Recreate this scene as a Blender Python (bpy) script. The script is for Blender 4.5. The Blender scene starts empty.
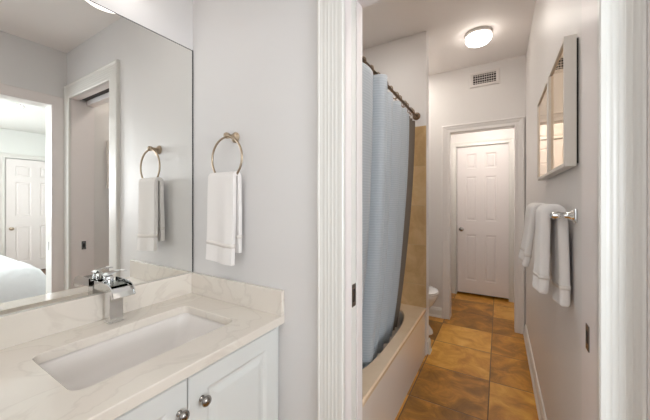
import bpy, bmesh, math, random
from mathutils import Vector, Matrix, noise
random.seed(7)
S = bpy.context.scene
C = S.collection
PI = math.pi

# ---------------------------------------------------------------- camera, world, exposure
cam = bpy.data.cameras.new('camera'); co = bpy.data.objects.new('camera', cam); C.objects.link(co)
co.location = (0, 0, 1.2875)
co.rotation_euler = (math.radians(90), 0, math.radians(31.0))
cam.sensor_width = 36; cam.lens = 36 * 289.6 / 650
cam.shift_y = -(210 - 201.04) / 650
cam.clip_start = 0.02
S.camera = co
S.view_settings.view_transform = 'Standard'
S.view_settings.look = 'None'
S.view_settings.gamma = 1
S.view_settings.use_curve_mapping = False
S.view_settings.exposure = -0.32
w = bpy.data.worlds.new('world'); S.world = w; w.use_nodes = True
w.node_tree.nodes['Background'].inputs[0].default_value = (.8, .9, 1, 1)
w.node_tree.nodes['Background'].inputs[1].default_value = 0.5

def area(name, loc, rot, sx, sy, power, col):
    l = bpy.data.lights.new(name, 'AREA'); l.shape = 'RECTANGLE'; l.size = sx; l.size_y = sy
    l.energy = power; l.color = col
    o = bpy.data.objects.new(name, l); C.objects.link(o); o.location = loc; o.rotation_euler = rot
    return o
# added fill lights in the bedroom, set at made-up windows
area('bedroom_fill', (2.2, -1.9, 1.5), (math.radians(90), 0, 0), 1.8, 1.4, 110, (.88, .95, 1))
area('bedroom_side_fill', (4.44, -.6, 1.5), (math.radians(90), 0, math.radians(90)), 1.4, 1.5, 165, (.95, .97, 1))
# fill light added behind the camera in the vanity room
area('vanity_room_fill', (-.18, -.86, 1.45), (math.radians(90), 0, 0), .9, 1.5, 3.6, (.95, .97, 1))

# ---------------------------------------------------------------- materials
def lin(c):
    return tuple(((v/255)/12.92 if v/255 <= .04045 else ((v/255+.055)/1.055)**2.4) for v in c) + (1,)
def mat(name, rgb, rough=.5, metal=0, spec=.5, bump=None, noisecol=None, coat=0, trans=0, emis=None, sheen=0):
    m = bpy.data.materials.new(name); m.use_nodes = True
    nt = m.node_tree; b = nt.nodes['Principled BSDF']
    b.inputs['Base Color'].default_value = lin(rgb)
    b.inputs['Roughness'].default_value = rough
    b.inputs['Metallic'].default_value = metal
    b.inputs['Specular IOR Level'].default_value = spec
    b.inputs['Coat Weight'].default_value = coat
    b.inputs['Transmission Weight'].default_value = trans
    b.inputs['Sheen Weight'].default_value = sheen
    tc = nt.nodes.new('ShaderNodeTexCoord')
    if bump:
        n = nt.nodes.new('ShaderNodeTexNoise'); n.inputs['Scale'].default_value = bump[0]; n.inputs['Detail'].default_value = 3
        bp = nt.nodes.new('ShaderNodeBump'); bp.inputs['Strength'].default_value = bump[1]; bp.inputs['Distance'].default_value = bump[2]
        nt.links.new(tc.outputs['Object'], n.inputs['Vector'])
        nt.links.new(n.outputs['Fac'], bp.inputs['Height']); nt.links.new(bp.outputs[0], b.inputs['Normal'])
    if noisecol:
        n = nt.nodes.new('ShaderNodeTexNoise'); n.inputs['Scale'].default_value = noisecol[0]; n.inputs['Detail'].default_value = 5
        r = nt.nodes.new('ShaderNodeValToRGB')
        r.color_ramp.elements[0].position = .35; r.color_ramp.elements[0].color = lin(rgb)
        r.color_ramp.elements[1].position = .65; r.color_ramp.elements[1].color = lin(noisecol[1])
        nt.links.new(tc.outputs['Object'], n.inputs['Vector'])
        nt.links.new(n.outputs['Fac'], r.inputs[0]); nt.links.new(r.outputs[0], b.inputs['Base Color'])
    if emis:
        b.inputs['Emission Color'].default_value = lin(emis[0]); b.inputs['Emission Strength'].default_value = emis[1]
    return m

M = {}
M['wall'] = mat('wall_paint', (224, 222, 221), .45, bump=(180, .08, .002))
M['bath_wall'] = mat('bathroom_wall_paint', (228, 224, 221), .4, bump=(160, .08, .002))
M['bed_wall'] = mat('bedroom_wall_paint', (230, 231, 227), .6)
M['ceiling'] = mat('ceiling_paint', (245, 240, 237), .7, bump=(120, .1, .002))
M['trim'] = mat('trim_gloss_paint', (226, 224, 219), .28)
M['bath_trim'] = mat('bathroom_trim_paint', (231, 227, 224), .3)
M['door'] = mat('door_paint', (236, 230, 228), .35)
M['jamb'] = mat('jamb_paint', (234, 227, 225), .35)
M['cab'] = mat('cabinet_paint', (222, 224, 222), .35)
M['sink'] = mat('sink_ceramic', (237, 232, 228), .15, coat=.3)
M['white_ceramic'] = mat('toilet_ceramic', (235, 233, 232), .12, coat=.4)
M['nickel'] = mat('brushed_nickel', (176, 160, 140), .28, 1)
M['pewter'] = mat('pewter', (150, 146, 142), .25, 1)
M['bronze'] = mat('aged_bronze', (150, 126, 104), .3, 1)
M['chrome'] = mat('chrome', (225, 226, 226), .08, 1)
M['chrome_trough'] = mat('chrome_trough', (120, 128, 124), .12, 1)
M['dark'] = mat('painted_gap_shade', (38, 33, 30), .6)  # dark colour stands in for shade inside slots, holes and gaps
M['dark_metal'] = mat('dark_metal', (88, 78, 70), .4, .8)
M['towel'] = mat('terry_towel', (247, 243, 240), .95, bump=(420, .7, .004), sheen=.3)
M['towel_cream'] = mat('terry_towel_band', (236, 230, 224), .8, bump=(200, .3, .003))
M['carpet'] = mat('bedroom_carpet', (122, 98, 84), .95, bump=(200, .6, .01))
M['duvet'] = mat('duvet_cotton', (238, 240, 243), .9, bump=(9, .35, .03), sheen=.2)
M['mattress'] = mat('mattress_cotton', (206, 218, 228), .9)
M['bedwood'] = mat('bed_wood', (92, 66, 50), .5)
M['vent'] = mat('vent_enamel', (228, 222, 218), .4)
M['champagne'] = mat('champagne_frame', (226, 219, 210), .4, .0)
M['apron'] = mat('tub_acrylic', (238, 230, 222), .16, coat=.5)
M['tub_rim'] = mat('tub_rim_acrylic', (238, 214, 184), .2, coat=.4, noisecol=(7, (232, 206, 174)))
M['lampglass'] = mat('lamp_glass', (255, 250, 242), .3, emis=((255, 247, 238), 11))
M['sconceglass'] = mat('sconce_glass', (255, 252, 246), .3, emis=((255, 249, 243), 2.4))
M['downglass'] = mat('downlight_lens', (255, 252, 246), .3, emis=((255, 250, 242), 160))
M['hall_fill'] = mat('hall_fill_glass', (255, 252, 246), .3, emis=((255, 250, 243), 62))
M['door_fill'] = mat('doorway_fill_lens', (255, 252, 246), .3, emis=((255, 248, 240), 130))
M['tub_fill'] = mat('tub_fill_lens', (255, 252, 246), .3, emis=((255, 250, 243), 80))
M['mirror'] = mat('silvered_glass', (243, 243, 240), .0, 1)
M['mirror_warm'] = mat('warm_silvered_glass', (244, 218, 180), .02, 1)
M['mirror_edge'] = mat('mirror_edge', (84, 84, 86), .3, .6)

def quartz():
    m = mat('quartz_top', (226, 216, 204), .18, coat=.3)
    nt = m.node_tree; b = nt.nodes['Principled BSDF']; tc = nt.nodes['Texture Coordinate']
    n = nt.nodes.new('ShaderNodeTexNoise'); n.inputs['Scale'].default_value = 3.2; n.inputs['Detail'].default_value = 7; n.inputs['Distortion'].default_value = 1.6
    r = nt.nodes.new('ShaderNodeValToRGB'); e = r.color_ramp.elements
    e[0].position = .47; e[0].color = lin((230, 223, 213)); e[1].position = .53; e[1].color = lin((229, 221, 211))
    x = e.new(.5); x.color = lin((221, 213, 203))
    nt.links.new(tc.outputs['Object'], n.inputs['Vector']); nt.links.new(n.outputs['Fac'], r.inputs[0]); nt.links.new(r.outputs[0], b.inputs['Base Color'])
    return m
M['quartz'] = quartz()

def tile(name, sx, sy, ox, oy, axes, cols, grout, gw, rough, nscale=5.0, extra_vein=True):
    """square stone tiles laid in world coordinates; axes picks the two coordinates"""
    m = bpy.data.materials.new(name); m.use_nodes = True; nt = m.node_tree; L = nt.links
    b = nt.nodes['Principled BSDF']; b.inputs['Roughness'].default_value = rough
    g = nt.nodes.new('ShaderNodeNewGeometry'); sp = nt.nodes.new('ShaderNodeSeparateXYZ'); L.new(g.outputs['Position'], sp.inputs[0])
    def math_(op, a, b_=None):
        n = nt.nodes.new('ShaderNodeMath'); n.operation = op
        for i, v in enumerate((a, b_)):
            if v is None: continue
            if isinstance(v, (int, float)): n.inputs[i].default_value = v
            else: L.new(v, n.inputs[i])
        return n.outputs[0]
    cells = []; edges = []
    for ax, s_, o_ in ((axes[0], sx, ox), (axes[1], sy, oy)):
        t = math_('DIVIDE', math_('SUBTRACT', sp.outputs[ax], o_), s_)
        fl = math_('FLOOR', t); fr = math_('SUBTRACT', t, fl)
        cells.append(fl)
        edges.append(math_('MULTIPLY', math_('MINIMUM', fr, math_('SUBTRACT', 1.0, fr)), s_))
    dist = math_('MINIMUM', edges[0], edges[1])
    cb = nt.nodes.new('ShaderNodeCombineXYZ'); L.new(cells[0], cb.inputs[0]); L.new(cells[1], cb.inputs[1])
    wn = nt.nodes.new('ShaderNodeTexWhiteNoise'); wn.noise_dimensions = '3D'; L.new(cb.outputs[0], wn.inputs['Vector'])
    # each tile has its own stretch of stone
    va = nt.nodes.new('ShaderNodeVectorMath'); va.operation = 'MULTIPLY_ADD'
    L.new(wn.outputs['Color'], va.inputs[0]); va.inputs[1].default_value = (9, 9, 9); L.new(g.outputs['Position'], va.inputs[2])
    ns = nt.nodes.new('ShaderNodeTexNoise'); ns.inputs['Scale'].default_value = nscale; ns.inputs['Detail'].default_value = 8
    ns.inputs['Distortion'].default_value = .6; ns.inputs['Roughness'].default_value = .62
    L.new(va.outputs[0], ns.inputs['Vector'])
    f = math_('ADD', math_('MULTIPLY', wn.outputs['Value'], .36), math_('MULTIPLY', ns.outputs['Fac'], 1.0))
    f = math_('SUBTRACT', f, .17)
    r = nt.nodes.new('ShaderNodeValToRGB'); L.new(f, r.inputs[0])
    e = r.color_ramp.elements
    e[0].position = cols[0][0]; e[0].color = lin(cols[0][1]); e[1].position = cols[-1][0]; e[1].color = lin(cols[-1][1])
    for p, c in cols[1:-1]:
        x = e.new(p); x.color = lin(c)
    mask = nt.nodes.new('ShaderNodeMapRange'); L.new(dist, mask.inputs[0])
    mask.inputs[1].default_value = gw*.6; mask.inputs[2].default_value = gw*1.3
    mx = nt.nodes.new('ShaderNodeMix'); mx.data_type = 'RGBA'; L.new(mask.outputs[0], mx.inputs[0])
    mx.inputs[6].default_value = lin(grout); L.new(r.outputs[0], mx.inputs[7]); L.new(mx.outputs[2], b.inputs['Base Color'])
    bp = nt.nodes.new('ShaderNodeBump'); bp.inputs['Distance'].default_value = .003; bp.inputs['Strength'].default_value = .5
    L.new(math_('ADD', mask.outputs[0], math_('MULTIPLY', ns.outputs['Fac'], .8)), bp.inputs['Height']); L.new(bp.outputs[0], b.inputs['Normal'])
    return m
M['floor_tile'] = tile('slate_floor_tile', .452, .443, -.0575, 1.938, (0, 1),
    [(.22, (120, 78, 18)), (.40, (160, 108, 30)), (.52, (196, 134, 44)), (.66, (218, 160, 64)), (.85, (236, 188, 100))], (104, 72, 34), .0035, .30, 6.0)
M['wall_tile'] = tile('travertine_wall_tile', .33, .33, -.52, 1.91, (0, 2),
    [(.3, (196, 160, 112)), (.5, (212, 178, 130)), (.75, (222, 194, 150))], (200, 172, 130), .002, .3, 6)
M['wall_tile_side'] = tile('travertine_wall_tile_side', .33, .33, 2.5, 1.91, (1, 2),
    [(.3, (196, 160, 112)), (.5, (212, 178, 130)), (.75, (222, 194, 150))], (200, 172, 130), .002, .3, 6)

def curtain_mat():
    m = mat('curtain_seersucker', (176, 182, 188), .7, sheen=.3)
    nt = m.node_tree; b = nt.nodes['Principled BSDF']; L = nt.links
    g = nt.nodes.new('ShaderNodeTexCoord')
    wv = nt.nodes.new('ShaderNodeTexWave'); wv.wave_type = 'BANDS'; wv.bands_direction = 'Z'
    wv.inputs['Scale'].default_value = 22; wv.inputs['Distortion'].default_value = 1.5; wv.inputs['Detail'].default_value = 2; wv.inputs['Detail Scale'].default_value = 2
    L.new(g.outputs['Object'], wv.inputs['Vector'])
    r = nt.nodes.new('ShaderNodeValToRGB'); r.color_ramp.elements[0].color = lin((186, 193, 200)); r.color_ramp.elements[1].color = lin((197, 203, 209))
    L.new(wv.outputs['Fac'], r.inputs[0]); L.new(r.outputs[0], b.inputs['Base Color'])
    bp = nt.nodes.new('ShaderNodeBump'); bp.inputs['Strength'].default_value = .25; bp.inputs['Distance'].default_value = .004
    L.new(wv.outputs['Fac'], bp.inputs['Height']); L.new(bp.outputs[0], b.inputs['Normal'])
    # thin cloth lets a little light through
    tr = nt.nodes.new('ShaderNodeBsdfTranslucent'); L.new(r.outputs[0], tr.inputs[0])
    mx = nt.nodes.new('ShaderNodeMixShader'); mx.inputs[0].default_value = .16
    L.new(b.outputs[0], mx.inputs[1]); L.new(tr.outputs[0], mx.inputs[2]); L.new(mx.outputs[0], nt.nodes['Material Output'].inputs[0])
    return m
M['curtain'] = curtain_mat()

# ---------------------------------------------------------------- mesh helpers
def box(bm, x0, x1, y0, y1, z0, z1, bev=0, seg=2):
    r = bmesh.ops.create_cube(bm, size=1)
    vs = r['verts']
    for v in vs:
        v.co = Vector(((x0+x1)/2 + v.co.x*(x1-x0), (y0+y1)/2 + v.co.y*(y1-y0), (z0+z1)/2 + v.co.z*(z1-z0)))
    if bev:
        ed = list({e for v in vs for e in v.link_edges})
        bmesh.ops.bevel(bm, geom=ed, offset=bev, segments=seg, affect='EDGES', profile=.5)
    return bm
def loft(bm, rings, cap0=True, cap1=True, closed=True):
    vr = [[bm.verts.new(p) for p in r] for r in rings]
    n = len(vr[0])
    for a, b in zip(vr, vr[1:]):
        for i in range(n if closed else n-1):
            j = (i+1) % n
            bm.faces.new((a[i], a[j], b[j], b[i]))
    if cap0: bm.faces.new(list(reversed(vr[0])))
    if cap1: bm.faces.new(vr[-1])
    return vr
def frame_of(d):
    d = d.normalized(); up = Vector((0, 0, 1)) if abs(d.z) < .9 else Vector((1, 0, 0))
    a = d.cross(up).normalized(); return a, a.cross(d).normalized()
def tube(bm, pts, r, n=12, closed=False, radii=None):
    pts = [Vector(p) for p in pts]; rings = []
    a = None
    for i, p in enumerate(pts):
        if closed: d = pts[(i+1) % len(pts)] - pts[i-1]
        else: d = pts[min(i+1, len(pts)-1)] - pts[max(i-1, 0)]
        d.normalize()
        if a is None: a, b = frame_of(d)
        else:
            a = (a - d*a.dot(d)).normalized(); b = d.cross(a)
        rr = radii[i] if radii else r
        rings.append([p + a*math.cos(2*PI*k/n)*rr + b*math.sin(2*PI*k/n)*rr for k in range(n)])
    if closed:
        rings.append(rings[0]); loft(bm, rings, False, False); bmesh.ops.remove_doubles(bm, verts=bm.verts, dist=1e-6)
    else: loft(bm, rings)
def lathe(bm, base, axis, prof, n=24):
    """prof: (distance along axis, radius)"""
    base = Vector(base); axis = Vector(axis).normalized(); a, b = frame_of(axis)
    loft(bm, [[base + axis*t + a*math.cos(2*PI*k/n)*max(r, 1e-4) + b*math.sin(2*PI*k/n)*max(r, 1e-4) for k in range(n)] for t, r in prof])
def obj(name, bm, m, parent=None, smooth=None, label=None):
    bmesh.ops.recalc_face_normals(bm, faces=bm.faces)
    me = bpy.data.meshes.new(name); bm.to_mesh(me); bm.free()
    me.materials.append(M[m] if isinstance(m, str) else m)
    o = bpy.data.objects.new(name, me); C.objects.link(o)
    if parent:
        o.parent = parent; o.matrix_parent_inverse = parent.matrix_world.inverted() if False else Matrix.Translation(-parent.location)
    if smooth is not None:
        me.shade_smooth() if smooth is True else me.shade_smooth()
        if smooth is not True:
            md = o.modifiers.new('edges', 'EDGE_SPLIT'); md.split_angle = math.radians(smooth); md.use_edge_sharp = False
    if label: o['label'] = label
    return o
def thing(name, label, cat, loc, group=None):
    o = bpy.data.objects.new(name, None); C.objects.link(o); o.location = loc; o.empty_display_size = .05
    o['label'] = label; o['category'] = cat
    if group: o['group'] = group
    return o
def tag(o, label, cat, group=None):
    o['label'] = label; o['category'] = cat
    if group: o['group'] = group
    return o
def struct(name, bm, m, parent=None, smooth=None, label=None):
    o = obj(name, bm, m, parent, smooth, label)
    if parent is None: o['kind'] = 'structure'
    return o
def sempty(name, loc, label=None):
    o = bpy.data.objects.new(name, None); C.objects.link(o); o.location = loc; o['kind'] = 'structure'; o.empty_display_size = .05
    if label: o['label'] = label
    return o
def nb(): return bmesh.new()

# ---------------------------------------------------------------- dimensions
XM, YA, YJ, YF = -1.420, .975, 1.135, 3.406
XS, XR = .302, .2225
ZC, ZB = 2.537, 2.705
OX0, OX1, OZ = -.4965, .211, 2.135      # opening between vanity room and bathroom
DX0, DX1, DZ = -.458, .132, 2.028       # far opening
XL = -1.28                               # bathroom left wall
YW0, YW1, XW = 2.5, 2.592, -.517         # wing wall behind the tub
YH0, YH1 = 3.506, 4.404                  # little hall, and the wall with the six panel door
HX0, HX1 = -.62, .22

# ---------------------------------------------------------------- structure: vanity room
b = nb(); box(b, XM-.1, XM, -1.0, YA, 0, ZC+.1); struct('wall_left', b, 'wall')
b = nb(); box(b, XM-.1, OX0-.018, YA, YJ-.002, 0, ZB+.1); box(b, OX1+.0115, XS+.12, YA, YJ-.002, 0, ZB+.1)
box(b, OX0-.018, OX1+.0115, YA, YJ-.002, OZ+.018, ZB+.1); struct('wall_front', b, 'wall')
b = nb(); box(b, XM-.1, XS+.12, -1.0, -.9, 0, ZC+.1); struct('wall_back', b, 'wall')
b = nb(); box(b, XS, XS+.12, .893, YA, 0, ZC+.1); box(b, XS, XS+.12, -.9, .02, 0, ZC+.1); box(b, XS, XS+.12, .02, .893, 2.088, ZC+.1)
struct('wall_right', b, 'wall')
b = nb(); box(b, XM, XS+.12, -.9, YA, ZC, ZC+.1); struct('ceiling_vanity_room', b, 'ceiling')
b = nb(); box(b, XM-.1, XS+.12, -1.0, YJ, -.1, 0); struct('floor_vanity_room', b, 'floor_tile')
# ---------------------------------------------------------------- structure: bathroom
b = nb(); box(b, XM-.1, XS+.12, YJ, YH0, -.1, 0); box(b, HX0-.1, HX1+.1, YH0, YH1+.1, -.1, 0); struct('floor', b, 'floor_tile')
b = nb(); box(b, XL-.1, XR+.1, YJ, YF, ZB, ZB+.1); struct('ceiling', b, 'ceiling')
b = nb(); box(b, XL-.1, XL, YJ, YF, 0, ZB); struct('wall_bathroom_left', b, 'bath_wall')
b = nb(); box(b, XR, XR+.1, YJ, YF, 0, ZB); struct('wall_bathroom_right', b, 'bath_wall')
b = nb(); box(b, XL-.1, DX0-.015, YF, YH0, 0, ZB+.1); box(b, DX1+.015, XR+.1, YF, YH0, 0, ZB+.1); box(b, DX0-.015, DX1+.015, YF, YH0, DZ+.015, ZB+.1)
struct('wall_bathroom_front', b, 'bath_wall')
b = nb(); box(b, XL, XW, YW0, YW1, 0, ZB, .004); struct('wall_tub_end', b, 'bath_wall')
b = nb(); box(b, XL+.011, XW-.001, YW0-.012, YW0, .40, 1.914); struct('trim_tile_end', b, 'wall_tile')
b = nb(); box(b, XL, XL+.011, YJ+.011, YW0, .40, 1.914); struct('trim_tile_side', b, 'wall_tile_side')
b = nb(); box(b, XL, OX0-.03, YJ, YJ+.011, .40, 1.914); struct('trim_tile_near', b, 'wall_tile')
# little hall
b = nb(); box(b, HX0-.1, HX0, YH0, YH1, 0, 2.5); struct('wall_hall_left', b, 'bath_wall')
b = nb(); box(b, HX1, HX1+.1, YH0, YH1, 0, 2.5); struct('wall_hall_right', b, 'bath_wall')
b = nb(); box(b, HX0-.1, -.505, YH1, YH1+.1, 0, 2.5); box(b, .115, HX1+.1, YH1, YH1+.1, 0, 2.5); box(b, -.505, .115, YH1, YH1+.1, 2.05, 2.5); struct('wall_hall_front', b, 'bath_wall')
b = nb(); box(b, HX0-.1, HX1+.1, YH0, YH1, 2.4, 2.5); struct('ceiling_hall', b, 'ceiling')
b = nb(); box(b, -.505, .115, YH1+.1, YH1+.12, -.1, 2.1); struct('wall_dark_backing', b, 'dark')  # added dark panel that keeps the gap under the door dark
# bedroom seen in the mirror
BX1 = 4.5
b = nb(); box(b, XS+.12, BX1+.1, -2.1, 2.7, -.1, 0); struct('floor_bedroom', b, 'carpet')
b = nb(); box(b, XS+.12, BX1+.1, -2.1, 2.7, ZC, ZC+.1); struct('ceiling_bedroom', b, 'bed_wall')
b = nb(); box(b, BX1, BX1+.1, -2.1, 1.44, 0, ZC); box(b, BX1, BX1+.1, 2.22, 2.7, 0, ZC); box(b, BX1, BX1+.1, 1.44, 2.22, 2.04, ZC); struct('wall_bedroom_right', b, 'bed_wall')
b = nb(); box(b, XS+.12, BX1, 2.6, 2.7, 0, ZC); struct('wall_bedroom_front', b, 'bed_wall')
b = nb(); box(b, XS+.12, BX1, -2.1, -2.0, 0, ZC); struct('wall_bedroom_back', b, 'bed_wall')
b = nb(); box(b, XS, XS+.12, -2.1, -1.0, 0, ZC); struct('wall_bedroom_left', b, 'bed_wall')
b = nb(); box(b, XS+.02, XS+.12, YJ, 2.7, 0, ZC); struct('wall_bedroom_near', b, 'bed_wall')

# made-up windows around the fill lights: frame, glass and glazing bars
M['fill_pane'] = mat('fill_pane_glow', (225, 236, 245), .05, emis=((238, 243, 250), 1.0))  # panes glow to add fill; no such windows are seen
def fill_window(name, mp, a0, a1, z0, z1):
    def bb(b, p, q_, r, s_, t0, t1):
        A, B = Vector(mp(p, t0, r)), Vector(mp(q_, t1, s_))
        box(b, min(A.x, B.x), max(A.x, B.x), min(A.y, B.y), max(A.y, B.y), min(A.z, B.z), max(A.z, B.z))
    b = nb(); f_ = .07
    bb(b, a0-f_, a0, z0-f_, z1+f_, 0, .025); bb(b, a1, a1+f_, z0-f_, z1+f_, 0, .025)
    bb(b, a0, a1, z1, z1+f_, 0, .025); bb(b, a0, a1, z0-f_, z0, 0, .035); bb(b, a0, a1, (z0+z1)/2-.02, (z0+z1)/2+.02, .005, .02)
    o = struct(name, b, 'trim')
    b = nb(); bb(b, a0, a1, z0, z1, .001, .004); obj('fill_pane', b, 'fill_pane', o)
fill_window('fill_window_1', lambda a, t, z: (a, -.9+t, z), -.63, .22, .70, 2.20)
fill_window('fill_window_2', lambda a, t, z: (a, -2.0+t, z), 1.3, 3.1, .80, 2.20)
fill_window('fill_window_3', lambda a, t, z: (BX1-t, a, z), -1.3, .1, .75, 2.25)

# ---------------------------------------------------------------- trim: fluted casings
def flute_profile(wd, th, n=5):
    """(w, t) from the opening outward, t = thickness off the wall"""
    p = [(0, 0), (0, th*.8), (.004, th)]
    a0, a1 = .016, wd-.02
    st = (a1-a0)/n
    p.append((a0-.002, th))
    for k in range(n):
        s0 = a0 + k*st
        p += [(s0, th), (s0+st*.2, th-.0008), (s0+st*.5, th-.0012), (s0+st*.8, th-.0008), (s0+st*.94, th)]
    p += [(wd-.016, th), (wd-.010, th+.004), (wd-.003, th+.0015), (wd, th-.004), (wd, 0)]
    return p
def casing(name, a0, a1, zt, prof, mp, m, kr=1.0, z0=0):
    """U shaped mitred casing round an opening a0..a1, head zt; mp(a, t, z) -> world"""
    b = nb()
    n = len(prof)
    rings = []
    rings.append([mp(a0-w_, t, z0) for w_, t in prof])
    rings.append([mp(a0-w_, t, zt+w_) for w_, t in prof])
    rings.append([mp(a1+w_*kr, t, zt+w_) for w_, t in prof])
    rings.append([mp(a1+w_*kr, t, z0) for w_, t in prof])
    loft(b, rings)
    return struct(name, b, m)
PF = flute_profile(.115, .02)
casing('trim_1', OX0, OX1, OZ, PF, lambda a, t, z: (a, YA-t, z), 'trim', kr=.75)
# jamb of the near opening: two linings with the slot of the pocket door between them
b = nb()
for y0, y1 in ((YA-.004, 1.028), (1.081, YJ)):
    box(b, OX0-.018, OX0, y0, y1, 0, OZ, .0015); box(b, OX0, OX1, y0, y1, OZ-(.028 if y0 > 1.05 else 0), OZ+.018)
box(b, OX1, OX1+.011, YA-.004, YJ, 0, OZ, .0015)
struct('trim_2', b, 'jamb')
b = nb(); box(b, OX0-.016, OX1, 1.029, 1.080, OZ+.012, OZ+.017); box(b, OX0, OX1, 1.0285, 1.0295, OZ, OZ+.012); struct('trim_3', b, 'dark')  # dark strips painted in for the shade up in the slot
PB = [(0, 0), (0, .012), (.004, .015), (.03, .013), (.045, .018), (.06, .02), (.066, .024), (.074, .024), (.08, .018), (.08, 0)]
casing('trim_4', DX0, DX1, DZ, PB, lambda a, t, z: (a, YF-t, z), 'bath_trim')
b = nb(); box(b, DX0-.015, DX0, YF-.005, YH0+.004, 0, DZ, .001); box(b, DX1, DX1+.015, YF-.005, YH0+.004, 0, DZ, .001); box(b, DX0-.015, DX1+.015, YF-.005, YH0+.004, DZ, DZ+.015, .001)
struct('trim_5', b, 'bath_trim')
casing('trim_6', -.505, .107, 2.035, [(0, 0), (0, .02), (.006, .022), (.03, .018), (.05, .022), (.06, .024), (.065, .02), (.065, 0)], lambda a, t, z: (a, YH1-t, z), 'trim')
# bedroom opening in the right wall
casing('trim_7', .02, .875, 2.07, [(0, 0), (0, .008), (.004, .010), (.074, .010), (.080, .007), (.080, 0)], lambda a, t, z: (XS-t, a, z), 'jamb')
b = nb(); box(b, XS-.004, XS+.124, .875, .893, 0, 2.07, .0015); box(b, XS-.004, XS+.124, .002, .02, 0, 2.07, .0015); box(b, XS-.004, XS+.124, .002, .893, 2.07, 2.088, .001)
struct('trim_8', b, 'trim')
b = nb(); box(b, XS+.05, XS+.06, .8745, .875, .88, .95); lp = struct('trim_9', b, 'dark_metal')

# baseboards
def baseboard(name, pts, nrm, m='trim'):
    (x0, y0), (x1, y1) = pts; nx, ny = nrm
    pr = [(0, 0), (.022, 0), (.022, .010), (.016, .022), (.014, .024), (.014, .078), (.010, .09), (.006, .102), (.0, .106)]
    b = nb(); loft(b, [[(x0+nx*t, y0+ny*t, z) for t, z in pr], [(x1+nx*t, y1+ny*t, z) for t, z in pr]])
    return struct(name, b, m)
baseboard('baseboard_right', ((XR, YJ+.002), (XR, YF-.026)), (-1, 0))
baseboard('baseboard_bathroom_front', ((XL, YF), (DX0-.08, YF)), (0, -1))
baseboard('baseboard_tub_end', ((XW, YW0+.03), (XW, YW1+.022)), (1, 0))
baseboard('baseboard_tub_end_back', ((XL, YW1), (XW, YW1)), (0, 1))
baseboard('baseboard_hall_left', ((HX0, YH0), (HX0, YH1)), (1, 0))
baseboard('baseboard_hall_right', ((HX1, YH0), (HX1, YH1)), (-1, 0))

# ---------------------------------------------------------------- doors
def panel_door(name, mp, x0, x1, z0, z1, cols, rows, knob, knobmat, th=.035, face=1):
    """mp(a, t, z): a along the door, t out of its front; panels are recessed, raised fields"""
    b = nb()
    xs = [x0]; 
    for a, c in cols: xs += [a, c]
    xs.append(x1)
    zs = [z0]
    for a, c in rows: zs += [a, c]
    zs.append(z1)
    V = {}
    def v(a, t, z):
        k = (round(a, 5), round(t, 5), round(z, 5))
        if k not in V: V[k] = b.verts.new(mp(a, t, z))
        return V[k]
    def q(pts): b.faces.new([v(*p) for p in pts])
    for i in range(len(xs)-1):
        for j in range(len(zs)-1):
            a, c, e, f = xs[i], xs[i+1], zs[j], zs[j+1]
            if i % 2 and j % 2:
                lev = [(0, 0), (.006, -.008), (.018, -.010), (.034, -.0035)]
                for (d0, t0), (d1, t1) in zip(lev, lev[1:]):
                    o_ = [(a+d0, e+d0), (c-d0, e+d0), (c-d0, f-d0), (a+d0, f-d0)]
                    n_ = [(a+d1, e+d1), (c-d1, e+d1), (c-d1, f-d1), (a+d1, f-d1)]
                    for k in range(4):
                        l = (k+1) % 4
                        q([(o_[k][0], t0, o_[k][1]), (o_[l][0], t0, o_[l][1]), (n_[l][0], t1, n_[l][1]), (n_[k][0], t1, n_[k][1])])
                d1, t1 = lev[-1]
                q([(a+d1, t1, e+d1), (c-d1, t1, e+d1), (c-d1, t1, f-d1), (a+d1, t1, f-d1)])
            else:
                q([(a, 0, e), (c, 0, e), (c, 0, f), (a, 0, f)])
    # sides and back
    for i in range(len(xs)-1):
        q([(xs[i], 0, z0), (xs[i+1], 0, z0), (xs[i+1], -th, z0), (xs[i], -th, z0)])
        q([(xs[i], 0, z1), (xs[i+1], 0, z1), (xs[i+1], -th, z1), (xs[i], -th, z1)])
    for j in range(len(zs)-1):
        q([(x0, 0, zs[j]), (x0, 0, zs[j+1]), (x0, -th, zs[j+1]), (x0, -th, zs[j])])
        q([(x1, 0, zs[j]), (x1, 0, zs[j+1]), (x1, -th, zs[j+1]), (x1, -th, zs[j])])
    b.faces.new([v(x0, -th, z) for z in zs] + [v(x, -th, z1) for x in xs[1:]] + [v(x1, -th, z) for z in reversed(zs[:-1])] + [v(x, -th, z0) for x in reversed(xs[1:-1])])
    d = struct(name, b, 'door')
    if knob:
        p0 = Vector(mp(knob[0], 0, knob[1])); ax = Vector(mp(knob[0], 1, knob[1])) - p0
        b = nb(); lathe(b, p0, ax, [(0, .03), (.005, .03), (.008, .024), (.010, .011), (.03, .011), (.036, .02), (.045, .027), (.055, .027), (.064, .02), (.068, .004)])
        obj('door_knob', b, knobmat, d, smooth=40)
    return d
panel_door('door_1', lambda a, t, z: (a, YH1+.004-t, z), -.499, .107, .032, 2.033,
    [(-.39, -.262), (-.155, -.027)], [(.21, .83), (1.02, 1.62), (1.73, 1.93)], (-.445, .90), 'pewter')
panel_door('door_2', lambda a, t, z: (BX1+.004-t, a, z), 1.45, 2.21, .015, 2.03,
    [(1.57, 1.77), (1.89, 2.09)], [(.21, .83), (1.02, 1.62), (1.73, 1.91)], (1.52, .80), 'nickel')
casing('trim_10', 1.44, 2.22, 2.04, PB, lambda a, t, z: (BX1-t, a, z), 'trim')
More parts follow.
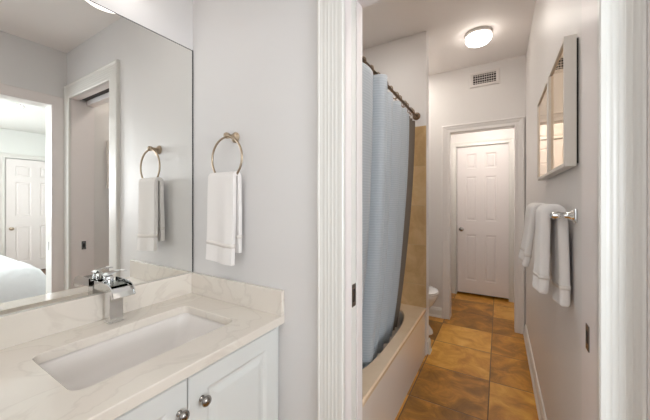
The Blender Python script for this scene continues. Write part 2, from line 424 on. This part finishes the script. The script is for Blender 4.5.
# pocket door, slid back into the left side of the near wall
b = nb(); box(b, OX0-.017, OX0-.003, 1.034, 1.076, .012, OZ+.028, .001); pd = struct('door_3', b, 'trim')
pd['label'] = 'white pocket door slid back into the wall'
b = nb(); box(b, OX0-.004, OX0-.0015, 1.038, 1.072, .865, .955, .0008); lp = obj('latch_plate', b, 'pewter', pd)
b = nb(); box(b, OX0-.0016, OX0-.0008, 1.047, 1.064, .885, .935); obj('latch_hole', b, 'dark', lp)
b = nb(); box(b, OX1-.0025, OX1, 1.044, 1.076, .875, .945, .001); sp_ = obj('strike_plate', b, 'pewter', bpy.data.objects['trim_2'])
b = nb(); box(b, OX1-.0032, OX1-.0024, 1.052, 1.068, .895, .928); obj('strike_hole', b, 'dark', sp_)

# ---------------------------------------------------------------- vanity
VY0 = -.88
v = thing('vanity_cabinet', 'pale grey painted vanity cabinet with raised panel doors under the stone top', 'cabinet', (-1.1, .03, 0))
b = nb(); box(b, XM+.002, -.822, VY0, VY0+.018, .09, .7665); box(b, XM+.002, -.822, YA-.019, YA-.001, .09, .7665); box(b, XM+.002, -.840, VY0+.018, YA-.019, .09, .108)
box(b, XM+.002, XM+.01, VY0+.018, YA-.019, .108, .7665); box(b, -.840, -.822, VY0+.018, YA-.019, .09, .7665); box(b, XM+.002, -.88, VY0, YA-.001, 0, .09)
obj('body', b, 'cab', v)
def cab_door(y0, y1, knob_y, lab=None):
    z0, z1 = .10, .755
    b = nb()
    ft, st = -.80, .075
    # frame and raised field
    def ring(d, x): return [(x, y0+d, z0+d), (x, y1-d, z0+d), (x, y1-d, z1-d), (x, y0+d, z1-d)]
    loft(b, [ring(0, -.8215), ring(0, ft-.003), ring(.003, ft), ring(st-.012, ft), ring(st-.008, ft-.002), ring(st, ft-.007), ring(st+.010, ft-.007), ring(st+.03, ft-.0015), ring(st+.036, ft-.001)])
    d = obj('door', b, 'cab', v)
    b = nb(); lathe(b, (ft-.001, knob_y, .668), (1, 0, 0), [(0, .009), (.003, .009), (.006, .0055), (.014, .005), (.018, .010), (.022, .0155), (.026, .0165), (.030, .0145), (.034, .008), (.035, .001)])
    obj('knob', b, 'pewter', d, smooth=50)
    return d
cab_door(.536, .938, .580); cab_door(.125, .532, .505); cab_door(-.285, .12, -.235); cab_door(-.70, -.29, -.34)

# counter with rounded rectangular sink cut out
SX0, SX1, SY0, SY1 = -1.260, -.925, .302, .827
def rrect(x0, x1, y0, y1, r, z, n=6):
    pts = []
    for cx, cy, a0 in ((x1-r, y1-r, 0), (x0+r, y1-r, 90), (x0+r, y0+r, 180), (x1-r, y0+r, 270)):
        for k in range(n+1):
            a = math.radians(a0 + 90*k/n); pts.append((cx+r*math.cos(a), cy+r*math.sin(a), z))
    return pts
def outer_pts(inner, x0, x1, y0, y1, z, n=6):
    # same count as rrect: corner runs go along the outer rectangle's edges
    pts = []
    cxm = (x0+x1)/2; corners = [(x1, y1), (x0, y1), (x0, y0), (x1, y0)]
    m_ = n+1
    for c in range(4):
        blk = inner[c*m_:(c+1)*m_]
        cx, cy = corners[c]
        for k, p in enumerate(blk):
            h = n/2
            if c in (0, 2):
                pts.append((cx, p[1] if k < h else cy, z) if k != h else (cx, cy, z))
                if k > h: pts[-1] = (p[0], cy, z)
            else:
                pts.append((p[0], cy, z) if k < h else ((cx, cy, z) if k == h else (cx, p[1], z)))
    return pts
ct = thing('countertop', 'cream veined stone countertop with backsplash and sunken sink', 'countertop', (-1.1, .03, .767))
b = nb()
inn = rrect(SX0, SX1, SY0, SY1, .03, .799)
out = outer_pts(inn, XM+.001, -.787, VY0, YA-.001, .799)
e = .0025
out_in = outer_pts(inn, XM+.001+e, -.787-e, VY0+e, YA-.001-e, .799)
inn_r = rrect(SX0-e, SX1+e, SY0-e, SY1+e, .037, .799)
loft(b, [[(x, y, .767) for x, y, z in inn], [(x, y, .799-e) for x, y, z in inn], inn_r, out_in, [(x, y, .799-e) for x, y, z in out], [(x, y, .767) for x, y, z in out], [(x, y, .767) for x, y, z in inn]], False, False)
bmesh.ops.remove_doubles(b, verts=b.verts, dist=1e-6)
obj('slab', b, 'quartz', ct)
b = nb(); box(b, XM+.001, XM+.021, VY0, YA-.021, .799, .906, .0015); box(b, XM+.001, -.787, YA-.021, YA-.001, .799, .906, .0015); obj('backsplash', b, 'quartz', ct)
b = nb()
rg = [rrect(SX0-.012, SX1+.012, SY0-.012, SY1+.012, .04, .7665), rrect(SX0-.004, SX1+.004, SY0-.004, SY1+.004, .04, .7665),
      rrect(SX0, SX1, SY0, SY1, .04, .752), rrect(SX0+.012, SX1-.012, SY0+.03, SY1-.02, .045, .69), rrect(SX0+.03, SX1-.03, SY0+.07, SY1-.06, .05, .652),
      rrect(SX0+.06, SX1-.06, SY0+.13, SY1-.13, .05, .645), rrect(SX0+.13, SX1-.13, SY0+.21, SY1-.21, .02, .642)]
loft(b, rg, False, True)
sk = obj('sink_basin', b, 'sink', ct, smooth=True, label='white rectangular undermount basin')
md = sk.modifiers.new('s', 'SOLIDIFY'); md.thickness = .004; md.offset = -1 
b = nb(); lathe(b, ((SX0+SX1)/2, (SY0+SY1)/2, .6425), (0, 0, 1), [(0, .022), (.003, .022), (.004, .018), (.002, .014)]); obj('drain', b, 'chrome', sk, smooth=40)

# ---------------------------------------------------------------- faucet (square waterfall mixer)
FX, FY = -1.338, .566
f = thing('faucet', 'square chrome waterfall faucet standing behind the sink', 'faucet', (FX, FY, .799))
b = nb(); box(b, FX-.024, FX+.024, FY-.027, FY+.027, .800, .806, .001); box(b, FX-.022, FX+.022, FY-.024, FY+.024, .805, .925, .002); obj('post', b, 'chrome', f)
FY -= .008
b = nb()
# trough: U channel sweeping forward and curling down
path = [(-1.390, .958), (-1.33, .958), (-1.285, .956), (-1.262, .949), (-1.246, .938), (-1.236, .920)]
rings = []
for i, (x, z) in enumerate(path):
    hw = .040; wl = .011 if i < 4 else .011*(1-(i-3)*.38)
    d = Vector((path[min(i+1, 5)][0]-path[max(i-1, 0)][0], path[min(i+1, 5)][1]-path[max(i-1, 0)][1])).normalized()
    nx, nz = -d.y, d.x
    def pt(y, h): return (x+nx*h, y, z+nz*h)
    under = -.022 if i < 3 else (-.016 if i == 3 else -.009)
    rings.append([pt(FY-hw, under), pt(FY+hw, under), pt(FY+hw, wl), pt(FY+hw-.004, wl), pt(FY+hw-.005, 0), pt(FY-hw+.005, 0), pt(FY-hw+.004, wl), pt(FY-hw, wl)])
loft(b, rings); hd = obj('spout', b, 'chrome', f)
b = nb(); box(b, -1.372, -1.275, FY-.033, FY+.033, .9582, .9595); obj('trough', b, 'chrome_trough', hd)
b = nb(); lathe(b, (-1.366, FY, .958), (0, 0, 1), [(0, .017), (.018, .017), (.026, .015), (.03, .008), (.031, .001)]); h_ = obj('handle_hub', b, 'chrome', f, smooth=50)
b = nb()
rings = []
for k in range(7):
    t = k/6; yy = FY-.018+.078*t; zz = .984+.012*math.sin(t*PI*.8); hw = .020*(math.sin((.15+.8*t)*PI)**.6); xc = -1.366+.012*t
    rings.append([(xc-hw, yy, zz), (xc+hw, yy, zz), (xc+hw, yy, zz+.004), (xc-hw, yy, zz+.005)])
loft(b, rings); obj('lever', b, 'chrome', h_)

# ---------------------------------------------------------------- wall mirror
mr = thing('wall_mirror', 'large frameless mirror on the wall above the sink backsplash', 'mirror', (XM, 0, .907))
b = nb(); box(b, XM+.0005, XM+.005, VY0, .968, .9075, 2.095); obj('glass', b, 'mirror', mr)
b = nb(); box(b, XM+.0004, XM+.007, .968, .972, .907, 2.099); box(b, XM+.0004, XM+.006, VY0, .968, 2.095, 2.098); obj('edge_trim', b, 'mirror_edge', mr, label='thin dark metal edge')
# ---------------------------------------------------------------- vanity light above the mirror
sc = thing('vanity_light', 'round glowing glass wall light just above the mirror, seen in its reflection', 'wall light', (XM, .60, 2.33))
b = nb(); box(b, XM+.0005, XM+.022, .50, .70, 2.30, 2.42, .006); obj('backplate', b, 'nickel', sc)
b = nb(); tube(b, [(XM+.02, .60, 2.37), (XM+.09, .60, 2.375), (XM+.135, .60, 2.34)], .009); obj('arm', b, 'nickel', sc, smooth=40)
b = nb(); lathe(b, (XM+.145, .625, 2.192), (0, 0, 1), [(0, .004), (.003, .045), (.012, .082), (.03, .106), (.055, .114), (.08, .110), (.095, .095), (.10, .03)], 32); obj('shade', b, 'sconceglass', sc, smooth=40)

# ---------------------------------------------------------------- towel cloth
def towel(name, bar, width_ax, w0, w1, front, back, th, label, cat, parent_group=None, lean=(0, 0), flare=0, seed=0, band=True, r=.012, out=-1):
    """bar: (u, z) of the bar in the plane across it; u axis: 'y' (ring) or 'x' (bar). front/back: (u, z) of the flap ends"""
    u0, z0 = bar
    path = []
    nf = 22
    for k in range(nf): 
        t = k/(nf-1); path.append((front[0]+(u0+out*r-front[0])*(t**.8), front[1]+(z0-front[1])*t))
    for k in range(1, 8):
        a = PI*k/8; path.append((u0+out*r*math.cos(a), z0+r*math.sin(a)))
    for k in range(nf):
        t = k/(nf-1); path.append((u0-out*r+(back[0]-u0+out*r)*(t**1.2), z0+(back[1]-z0)*t))
    b = nb(); nw = 16; grid = []
    mid = nf+4
    for i, (u, z) in enumerate(path):
        row = []
        far = abs(i-mid)/mid
        for j in range(nw+1):
            s = j/nw; c = s-.5
            ww = (w1-w0)*(1+flare*(far-.3))
            p = (w0+w1)/2 + c*ww + lean[0]*far
            nn = noise.noise(Vector((p*9+seed, z*2.2, seed)))*.012*min(1, far*2)
            wv = math.sin(c*9+seed)*.004*far
            uu = u+nn+wv
            zz = z + noise.noise(Vector((p*6, seed*3, 1.3)))*.006*far + lean[1]*c*far
            row.append(b.verts.new((p, uu, zz) if width_ax == 'x' else (uu, p, zz)))
        grid.append(row)
    for a_, c_ in zip(grid, grid[1:]):
        for j in range(nw): b.faces.new((a_[j], a_[j+1], c_[j+1], c_[j]))
    co_ = [[q_.co.copy() for q_ in row] for row in grid]
    o = obj(name, b, 'towel', smooth=True)
    md = o.modifiers.new('t', 'SOLIDIFY'); md.thickness = th; md.offset = 0
    md = o.modifiers.new('b', 'BEVEL'); md.width = th*.35; md.segments = 3; md.limit_method = 'ANGLE'
    md = o.modifiers.new('s', 'SUBSURF'); md.levels = 1; md.render_levels = 1
    tag(o, label, cat, parent_group)
    for lo in (range(4, 6), range(len(grid)-6, len(grid)-4)):
        b = nb(); rows = [[b.verts.new(q_) for q_ in co_[i]] for i in lo]
        for a_, c_ in zip(rows, rows[1:]):
            for j in range(nw): b.faces.new((a_[j], a_[j+1], c_[j+1], c_[j]))
        bo = obj('woven_band', b, 'towel_cream', o, smooth=True)
        md = bo.modifiers.new('t', 'SOLIDIFY'); md.thickness = th+.0015; md.offset = 0
    return o, path

# towel ring on the wall beside the mirror
RX, RY, RZ = -1.088, YA-.055, 1.485
tr = thing('towel_ring', 'brushed nickel towel ring on the wall between mirror and doorway', 'towel ring', (RX, YA, RZ+.1))
b = nb(); lathe(b, (RX, YA, RZ+.108), (0, -1, 0), [(0, .026), (.004, .026), (.007, .022), (.010, .022), (.013, .016), (.018, .011), (.04, .010), (.045, .014), (.058, .015), (.064, .012), (.068, .004)]); obj('mount', b, 'nickel', tr, smooth=40)
b = nb(); tube(b, [(RX+.101*math.sin(2*PI*k/56), RY, RZ+.101*math.cos(2*PI*k/56)) for k in range(56)], .0052, 10, closed=True); obj('ring', b, 'nickel', tr, smooth=True)
hang, _ = towel('hand_towel', (RY, RZ-.088), 'x', -1.185, -1.015, (RY-.026, 1.005), (RY+.016, 1.055), .021,
      'white terry hand towel folded over the nickel ring on the wall', 'towel', lean=(-.004, -.01), flare=.06, seed=2.3, band=False, r=.016)

# ---------------------------------------------------------------- towel bar and two towels
BX, BZ = .168, 1.238
tb = thing('towel_bar', 'chrome towel bar on the bathroom wall behind the hanging towels', 'towel bar', (XR, 1.27, BZ))
def bar_mount(y):
    b = nb(); box(b, XR-.008, XR, y-.024, y+.024, BZ-.024, BZ+.024, .003)
    lathe(b, (XR-.006, y, BZ), (-1, 0, 0), [(0, .019), (.008, .016), (.014, .012), (.03, .0095), (.036, .011), (.038, .013), (.052, .0135), (.06, .011), (.064, .004)])
    return obj('mount', b, 'chrome', tb, smooth=35)
bar_mount(1.27); bar_mount(2.05)
b = nb(); tube(b, [(BX, 1.27, BZ), (BX, 2.05, BZ)], .008); obj('bar', b, 'chrome', tb, smooth=40)
towel('bath_towel', (BX, BZ), 'y', 1.30, 1.50, (.130, .948), (.194, .912), .031,
      'thick white towel folded over the near end of the chrome bar', 'towel', 'towels on the bar', lean=(-.0, 0), flare=.0, seed=5.1, band=False, r=.0245)
towel('bath_towel', (BX, BZ+.004), 'y', 1.66, 1.98, (.108, .975), (.188, .985), .027,
      'white towel hanging farther along the chrome bar, partly behind the nearer towel', 'towel', 'towels on the bar', flare=.0, seed=8.4, band=False, r=.0245)

# ---------------------------------------------------------------- framed wall mirror cabinet
fm = thing('framed_mirror', 'champagne framed double mirror high on the bathroom right wall above the towels', 'mirror', (XR, 1.25, 1.42))
FY0, FY1, FZ0, FZ1, FXf = 1.228, 2.010, 1.402, 1.832, .184
b = nb()
box(b, FXf, XR-.006, FY0, FY0+.012, FZ0, FZ1, .001); box(b, FXf, XR-.006, FY1-.012, FY1, FZ0, FZ1, .001)
box(b, FXf, XR-.006, FY0+.0121, FY1-.0121, FZ0, FZ0+.012, .001); box(b, FXf, XR-.006, FY0+.0121, FY1-.0121, FZ1-.012, FZ1, .001)
box(b, FXf-.003, XR-.008, 1.555, 1.60, FZ0+.0121, FZ1-.0121, .001)
obj('frame', b, 'champagne', fm)
b = nb(); box(b, XR-.007, XR, FY0+.01, FY1-.01, FZ0+.01, FZ1-.01); obj('backing', b, 'dark', fm)
for y0, y1 in ((FY0+.0122, 1.5548), (1.6002, FY1-.0122)):
    b = nb(); box(b, FXf+.006, FXf+.010, y0, y1, FZ0+.0122, FZ1-.0122); obj('mirror_pane', b, 'mirror_warm', fm)

# ---------------------------------------------------------------- bathtub
TX0, TX1, TY0, TY1, TZ = XL+.001, -.522, YJ+.001, YW0-.001, .402
tub = thing('bathtub', 'beige built-in bathtub with a curved inner rim along the left wall', 'bathtub', (-.9, 1.8, 0))
def sup(cx, cy, a, bb, z, n=72, e=3.2):
    pts = []
    for k in range(n):
        t = 2*PI*k/n; c, s = math.cos(t), math.sin(t)
        pts.append((cx+a*math.copysign(abs(c)**(2/e), c), cy+bb*math.copysign(abs(s)**(2/e), s), z))
    return pts
def rect_from(pts, x0, x1, y0, y1, z):
    cx, cy = (x0+x1)/2, (y0+y1)/2; out = []
    for p in pts:
        dx, dy = p[0]-cx, p[1]-cy
        s = min((x1-cx)/abs(dx) if abs(dx) > 1e-9 else 1e9, (y1-cy)/abs(dy) if abs(dy) > 1e-9 else 1e9)
        out.append((cx+dx*s, cy+dy*s, z))
    return out
tcx, tcy = -.905, 1.80
i0 = sup(tcx, tcy, .315, .615, TZ)
b = nb()
o0 = rect_from(i0, TX0, TX1, TY0, TY1, TZ)
o1 = rect_from(i0, TX0, TX1+.006, TY0, TY1, TZ-.010)
o2 = rect_from(i0, TX0, TX1+.004, TY0, TY1, TZ-.030)
loft(b, [o2, o1, o0, i0, sup(tcx, tcy, .305, .605, TZ-.012)], False, False)
rim = obj('rim', b, 'tub_rim', tub, smooth=35, label='tan stone coloured rim')
b = nb()
loft(b, [sup(tcx, tcy, .305, .605, TZ-.012), sup(tcx, tcy, .29, .585, TZ-.06), sup(tcx, tcy, .27, .54, .15), sup(tcx, tcy, .23, .48, .09), sup(tcx, tcy, .1, .3, .08)], False, True)
obj('basin', b, 'apron', tub, smooth=True)
b = nb()
pr = [(-.560, TZ-.012), (TX1, TZ-.022), (TX1, TZ-.032), (TX1-.004, TZ-.038), (TX1-.004, .0), (-.560, 0)]
loft(b, [[(x, TY0, z) for x, z in pr], [(x, TY1, z) for x, z in pr]])
obj('apron', b, 'apron', tub, label='pale glossy front panel')

# ---------------------------------------------------------------- shower rod, rings, curtain
RXX, RZZ = -.598, 2.010
rd = thing('shower_rod', 'bronze shower rod spanning above the bathtub', 'shower rod', (RXX, YJ, RZZ))
b = nb(); tube(b, [(RXX, YJ+.012, RZZ), (RXX, YW0-.001, RZZ-.006)], .0105, 16); obj('rod', b, 'bronze', rd, smooth=40)
for y, d in ((YJ+.0005, 1), (YW0-.0005, -1)):
    b = nb(); lathe(b, (RXX, y, RZZ-(.006 if d < 0 else 0)), (0, d, 0), [(0, .032), (.005, .032), (.012, .026), (.02, .018), (.03, .017)]); obj('flange', b, 'bronze', rd, smooth=40)
ring_ys = [1.24, 1.36, 1.47, 1.57, 1.70, 1.80, 1.92, 1.99, 2.12, 2.17, 2.30, 2.35, 2.465]
r0 = None
for i, y in enumerate(ring_ys):
    if r0 is None:
        r0 = thing('curtain_ring', '', 'curtain ring', (0, 0, 0), 'curtain rings along the shower rod')
        b = nb(); tube(b, [(.0205*math.sin(2*PI*k/20), .0, -.009+.0215*math.cos(2*PI*k/20)) for k in range(20)], .0028, 8, closed=True); obj('hoop', b, 'bronze', r0, smooth=True)
        b = nb()
        for k in range(5):
            a = (k-2)*.5; bmesh.ops.create_uvsphere(b, u_segments=8, v_segments=6, radius=.0052, matrix=Matrix.Translation((.0205*math.sin(a), 0, -.009+.0215*math.cos(a))))
        obj('rollers', b, 'nickel', r0, smooth=True)
        r = r0
    else:
        r = r0.copy(); C.objects.link(r)
        for ch in list(r0.children):
            c_ = ch.copy(); C.objects.link(c_); c_.parent = r
    r.location = (RXX, y, RZZ-.002); r.rotation_euler = (0, 0, .25*math.sin(i*2.1))
    r['label'] = 'small bronze curtain ring with rollers threaded on the shower rod over the blue curtain'
# curtain: control columns (y, x offset from the rod line, top drop); pleats follow
cols = [(1.160, .015, 0), (1.21, -.03, 0), (1.27, .012, -.004), (1.36, .030, 0), (1.42, .034, -.004), (1.475, .018, 0), (1.505, -.050, .0), (1.50, -.085, 0), (1.515, -.03, .01), (1.535, .040, .014),
        (1.575, .060, .016), (1.62, .042, .012), (1.64, -.022, -.01), (1.665, -.055, -.02), (1.71, -.018, -.022), (1.77, .024, -.006), (1.83, .020, -.010), (1.88, -.026, -.026), (1.94, .014, -.008), (2.00, .024, -.008), (2.05, -.030, -.028), (2.10, .006, -.010), (2.16, .022, -.008),
        (2.21, -.026, -.03), (2.255, .012, -.010), (2.285, -.008, -.010), (2.295, -.05, -.014)]
def cr(P, t):
    n = len(P)-1; i = min(int(t*n), n-1); f_ = t*n-i
    p0, p1, p2, p3 = P[max(i-1, 0)], P[i], P[i+1], P[min(i+2, n)]
    return [.5*((2*b_)+(-a_+c_)*f_+(2*a_-5*b_+4*c_-d_)*f_*f_+(-a_+3*b_-3*c_+d_)*f_**3) for a_, b_, c_, d_ in zip(p0, p1, p2, p3)]
b = nb(); NU, NV = 220, 60; grid = []
for j in range(NV+1):
    t = j/NV; row = []
    for i in range(NU+1):
        y, xo, zd = cr(cols, i/NU)
        ytop = y
        ybot = 1.16 + (y-1.16)*.875
        s = t**1.7
        yy = ytop*(1-s)+ybot*s
        env = 1.15+.35*t
        xx = RXX + xo*env - .012 - .095*s + noise.noise(Vector((y*3, t*2.5, 4)))*.02*t
        ztop = RZZ-.032+zd; z = ztop*(1-t)+.27*t
        row.append(b.verts.new((xx, yy, z)))
    grid.append(row)
for a_, c_ in zip(grid, grid[1:]):
    for j in range(NU): b.faces.new((a_[j], a_[j+1], c_[j+1], c_[j]))
cu = obj('shower_curtain', b, 'curtain', smooth=True)
md = cu.modifiers.new('t', 'SOLIDIFY'); md.thickness = .0015
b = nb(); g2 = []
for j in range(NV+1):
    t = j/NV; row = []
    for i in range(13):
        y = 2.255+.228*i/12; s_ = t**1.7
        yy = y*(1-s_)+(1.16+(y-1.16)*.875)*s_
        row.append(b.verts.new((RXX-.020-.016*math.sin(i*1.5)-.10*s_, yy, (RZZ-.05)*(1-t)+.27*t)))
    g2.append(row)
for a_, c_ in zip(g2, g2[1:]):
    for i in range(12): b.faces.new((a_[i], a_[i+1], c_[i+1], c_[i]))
obj('edge_strip', b, mat('edge_strip_cloth', (122, 110, 98), .7), cu, smooth=True, label='taupe strip at the far curtain edge')  # taupe strip hung beyond the curtain's last fold
tag(cu, 'light blue shower curtain hanging from the rod into the bathtub', 'shower curtain')

# ---------------------------------------------------------------- toilet
tl = thing('toilet', 'white toilet half hidden behind the tub end wall', 'toilet', (-.9, 3.0, 0))
TCY = 2.955; tip = -.505
def egg(xc, half, a_front, a_back, z, n=40, e=2.2):
    pts = []
    for k in range(n):
        t = 2*PI*k/n; c, s = math.cos(t), math.sin(t)
        pts.append((xc+(a_front if c > 0 else a_back)*math.copysign(abs(c)**(2/e), c), TCY+half*math.copysign(abs(s)**(2/e), s), z))
    return pts
bx = tip-.27
b = nb(); loft(b, [egg(bx-.02, .118, .245, .27, 0), egg(bx-.02, .115, .24, .26, .025), egg(bx-.03, .10, .20, .22, .09), egg(bx-.03, .09, .17, .22, .14), egg(bx-.02, .10, .18, .22, .2), egg(bx, .145, .235, .25, .29), egg(bx, .175, .263, .27, .345), egg(bx, .182, .27, .27, .375), egg(bx, .18, .266, .27, .383)])
obj('bowl', b, 'white_ceramic', tl, smooth=50)
b = nb(); loft(b, [egg(bx, .183, .271, .25, .385), egg(bx, .187, .275, .25, .392), egg(bx, .183, .271, .25, .402)]); obj('seat', b, 'white_ceramic', tl, smooth=40)
b = nb(); loft(b, [egg(bx, .182, .268, .25, .4045), egg(bx, .186, .272, .25, .412), egg(bx, .17, .25, .24, .423), egg(bx, .1, .17, .2, .428)]); obj('lid', b, 'white_ceramic', tl, smooth=40)
b = nb(); box(b, XL+.012, XL+.215, TCY-.22, TCY+.22, .39, .74, .02, 4); box(b, XL+.03, XL+.30, TCY-.13, TCY+.13, .12, .392, .02, 3); tk = obj('tank', b, 'white_ceramic', tl, smooth=40)
b = nb(); box(b, XL+.006, XL+.223, TCY-.228, TCY+.228, .742, .775, .01, 3); obj('tank_lid', b, 'white_ceramic', tl, smooth=40)
b = nb(); tube(b, [(XL+.213, TCY+.16, .68), (XL+.24, TCY+.16, .68), (XL+.245, TCY+.10, .675)], .007); obj('flush_lever', b, 'chrome', tk, smooth=40)

# ---------------------------------------------------------------- air vent on the far wall
av = thing('air_vent', 'white rectangular air vent grille high on the far bathroom wall', 'vent', (-.13, YF, 2.565))
VX0, VX1, VZ0, VZ1 = -.232, -.026, 2.503, 2.600
b = nb()
for d0, t0, d1, t1 in ((.032, 0, .0, 0),):
    def rr_(d, t): return [(VX0-d, YF-t, VZ0-d*.9), (VX1+d, YF-t, VZ0-d*.9), (VX1+d, YF-t, VZ1+d*.9), (VX0-d, YF-t, VZ1+d*.9)]
    loft(b, [rr_(.034, 0), rr_(.034, .004), rr_(.026, .010), rr_(.004, .010), rr_(0, .006), rr_(0, .001)], False, False)
obj('frame', b, 'vent', av)
b = nb(); box(b, VX0-.002, VX1+.002, YF-.0025, YF-.0005, VZ0-.002, VZ1+.002); obj('duct', b, 'dark', av)
for k in range(4):
    z = VZ0+.012+k*.0245
    b = nb(); box(b, VX0, VX1, YF-.0085, YF-.003, z-.002, z+.002); obj('slat', b, 'vent', av)
for k in range(9):
    x = VX0+.0206*(k+1)
    b = nb(); box(b, x-.0018, x+.0018, YF-.0075, YF-.0028, VZ0, VZ1); obj('fin', b, 'vent', av)

# ---------------------------------------------------------------- ceiling lamps
LX, LY = -.150, 2.765
for LY, LZ, lab, gl in ((2.765, ZB, 'round flush glowing ceiling light in front of the air vent', 'lampglass'),
                        (3.70, 2.4, 'added round flush fill light in the little hall beyond the far doorway, out of view', 'hall_fill')):  # second one is unseen, added to brighten the hall and its door
    lm = thing('ceiling_light', lab, 'ceiling light', (LX, LY, LZ), 'flush ceiling lights')
    b = nb(); lathe(b, (LX, LY, LZ), (0, 0, -1), [(0, .100), (.004, .102), (.026, .102), (.03, .095)], 40); obj('base', b, 'vent', lm, smooth=40)
    b = nb(); lathe(b, (LX, LY, LZ-.0305), (0, 0, -1), [(0, .092), (.006, .099), (.026, .099), (.044, .088), (.056, .066), (.062, .027), (.063, .001)], 40); obj('shade', b, gl, lm, smooth=60)
def downlight(x, y, z, label, group=None, lens='downglass'):
    d = thing('downlight', label, 'ceiling light', (x, y, z), group)
    b = nb(); lathe(b, (x, y, z), (0, 0, -1), [(0, .09), (.004, .09), (.006, .078), (.003, .07)], 32); obj('ring', b, 'vent', d, smooth=40)
    b = nb(); lathe(b, (x, y, z-.0032), (0, 0, -1), [(0, .069), (.001, .069), (.0012, .0)], 32); obj('lens', b, lens, d)
downlight(2.608, 1.16, ZC, 'small round recessed light in the bedroom ceiling, seen in the mirror')
downlight(-.14, 1.55, ZB, 'added round recessed fill light in the ceiling just inside the bathroom doorway, out of view', lens='door_fill')  # unseen light added to brighten the floor and lower walls
downlight(-.93, 1.80, ZB, 'added round recessed fill light in the ceiling above the bathtub, hidden behind the door jamb', lens='tub_fill')  # unseen light added to lift the tub alcove and curtain
downlight(-.92, 3.0, ZB, 'added round recessed fill light in the ceiling above the toilet, hidden behind the tub end wall')  # unseen light added for bounce on the far wall and ceiling
downlight(-.55, -.35, ZC, 'added round recessed fill light in the vanity room ceiling, unseen behind the viewpoint')  # unseen fill added behind the camera

# ---------------------------------------------------------------- bed seen in the mirror
bd = thing('bed', 'low bed in the bedroom seen at the left of the mirror', 'bed', (2.0, 0, 0))
b = nb()
box(b, 1.02, 3.05, -.9, .98, .10, .28, .01)
for x in (1.06, 2.99):
    for y in (-.85, .93): box(b, x-.03, x+.03, y-.03, y+.03, 0, .12)
obj('frame', b, 'bedwood', bd)
b = nb(); box(b, 1.0, 3.05, -.92, 1.0, .28, .58, .05, 4); obj('mattress', b, 'mattress', bd, smooth=50)
b = nb(); box(b, 3.06, 3.12, -.95, 1.03, 0, 1.1, .02, 3); obj('headboard', b, 'bedwood', bd)
# duvet: rounded quilt draped over mattress
b = nb(); NX, NY = 50, 46; top = []
for i in range(NX+1):
    row = []
    for j in range(NY+1):
        u = i/NX; v_ = j/NY
        def edge(s, a, c, rr, drop):
            # arc-length style: fold down at both ends
            L = (c-a); tot = L+2*drop; q_ = s*tot
            if q_ < drop: return a, -(drop-q_)
            if q_ > drop+L: return c, -(q_-drop-L)
            return a+q_-drop, 0
        x, dz1 = edge(u, .96, 2.6, .1, .30); y, dz2 = edge(v_, -.96, 1.05, .1, .30)
        k1 = min(1, (x-.96)/.12) if x < 1.5 else 1; k2 = min(1, (1.05-y)/.14)
        rnd = -.10*(1-math.sqrt(max(0, 1-(1-k1)**2))) - .11*(1-math.sqrt(max(0, 1-(1-k2)**2)))
        drop = min(dz1, dz2)
        z = .665 + rnd + drop + noise.noise(Vector((x*4, y*4, 0)))*.018
        if dz1 < 0: x += -.02*(1 if x < 1.5 else -1) * min(1, -dz1*6) + noise.noise(Vector((y*6, dz1*5, 2)))*.02
        if dz2 < 0: y += .02*(1 if y > 0 else -1) * min(1, -dz2*6) + noise.noise(Vector((x*6, dz2*5, 7)))*.02
        row.append(b.verts.new((x, y, z)))
    top.append(row)
for a_, c_ in zip(top, top[1:]):
    for j in range(NY): b.faces.new((a_[j], a_[j+1], c_[j+1], c_[j]))
dv = obj('duvet', b, 'duvet', smooth=True)
md = dv.modifiers.new('t', 'SOLIDIFY'); md.thickness = .02; md.offset = -1
md = dv.modifiers.new('s', 'SMOOTH'); md.iterations = 4
tag(dv, 'white puffy duvet spread over the bed seen in the mirror', 'duvet')
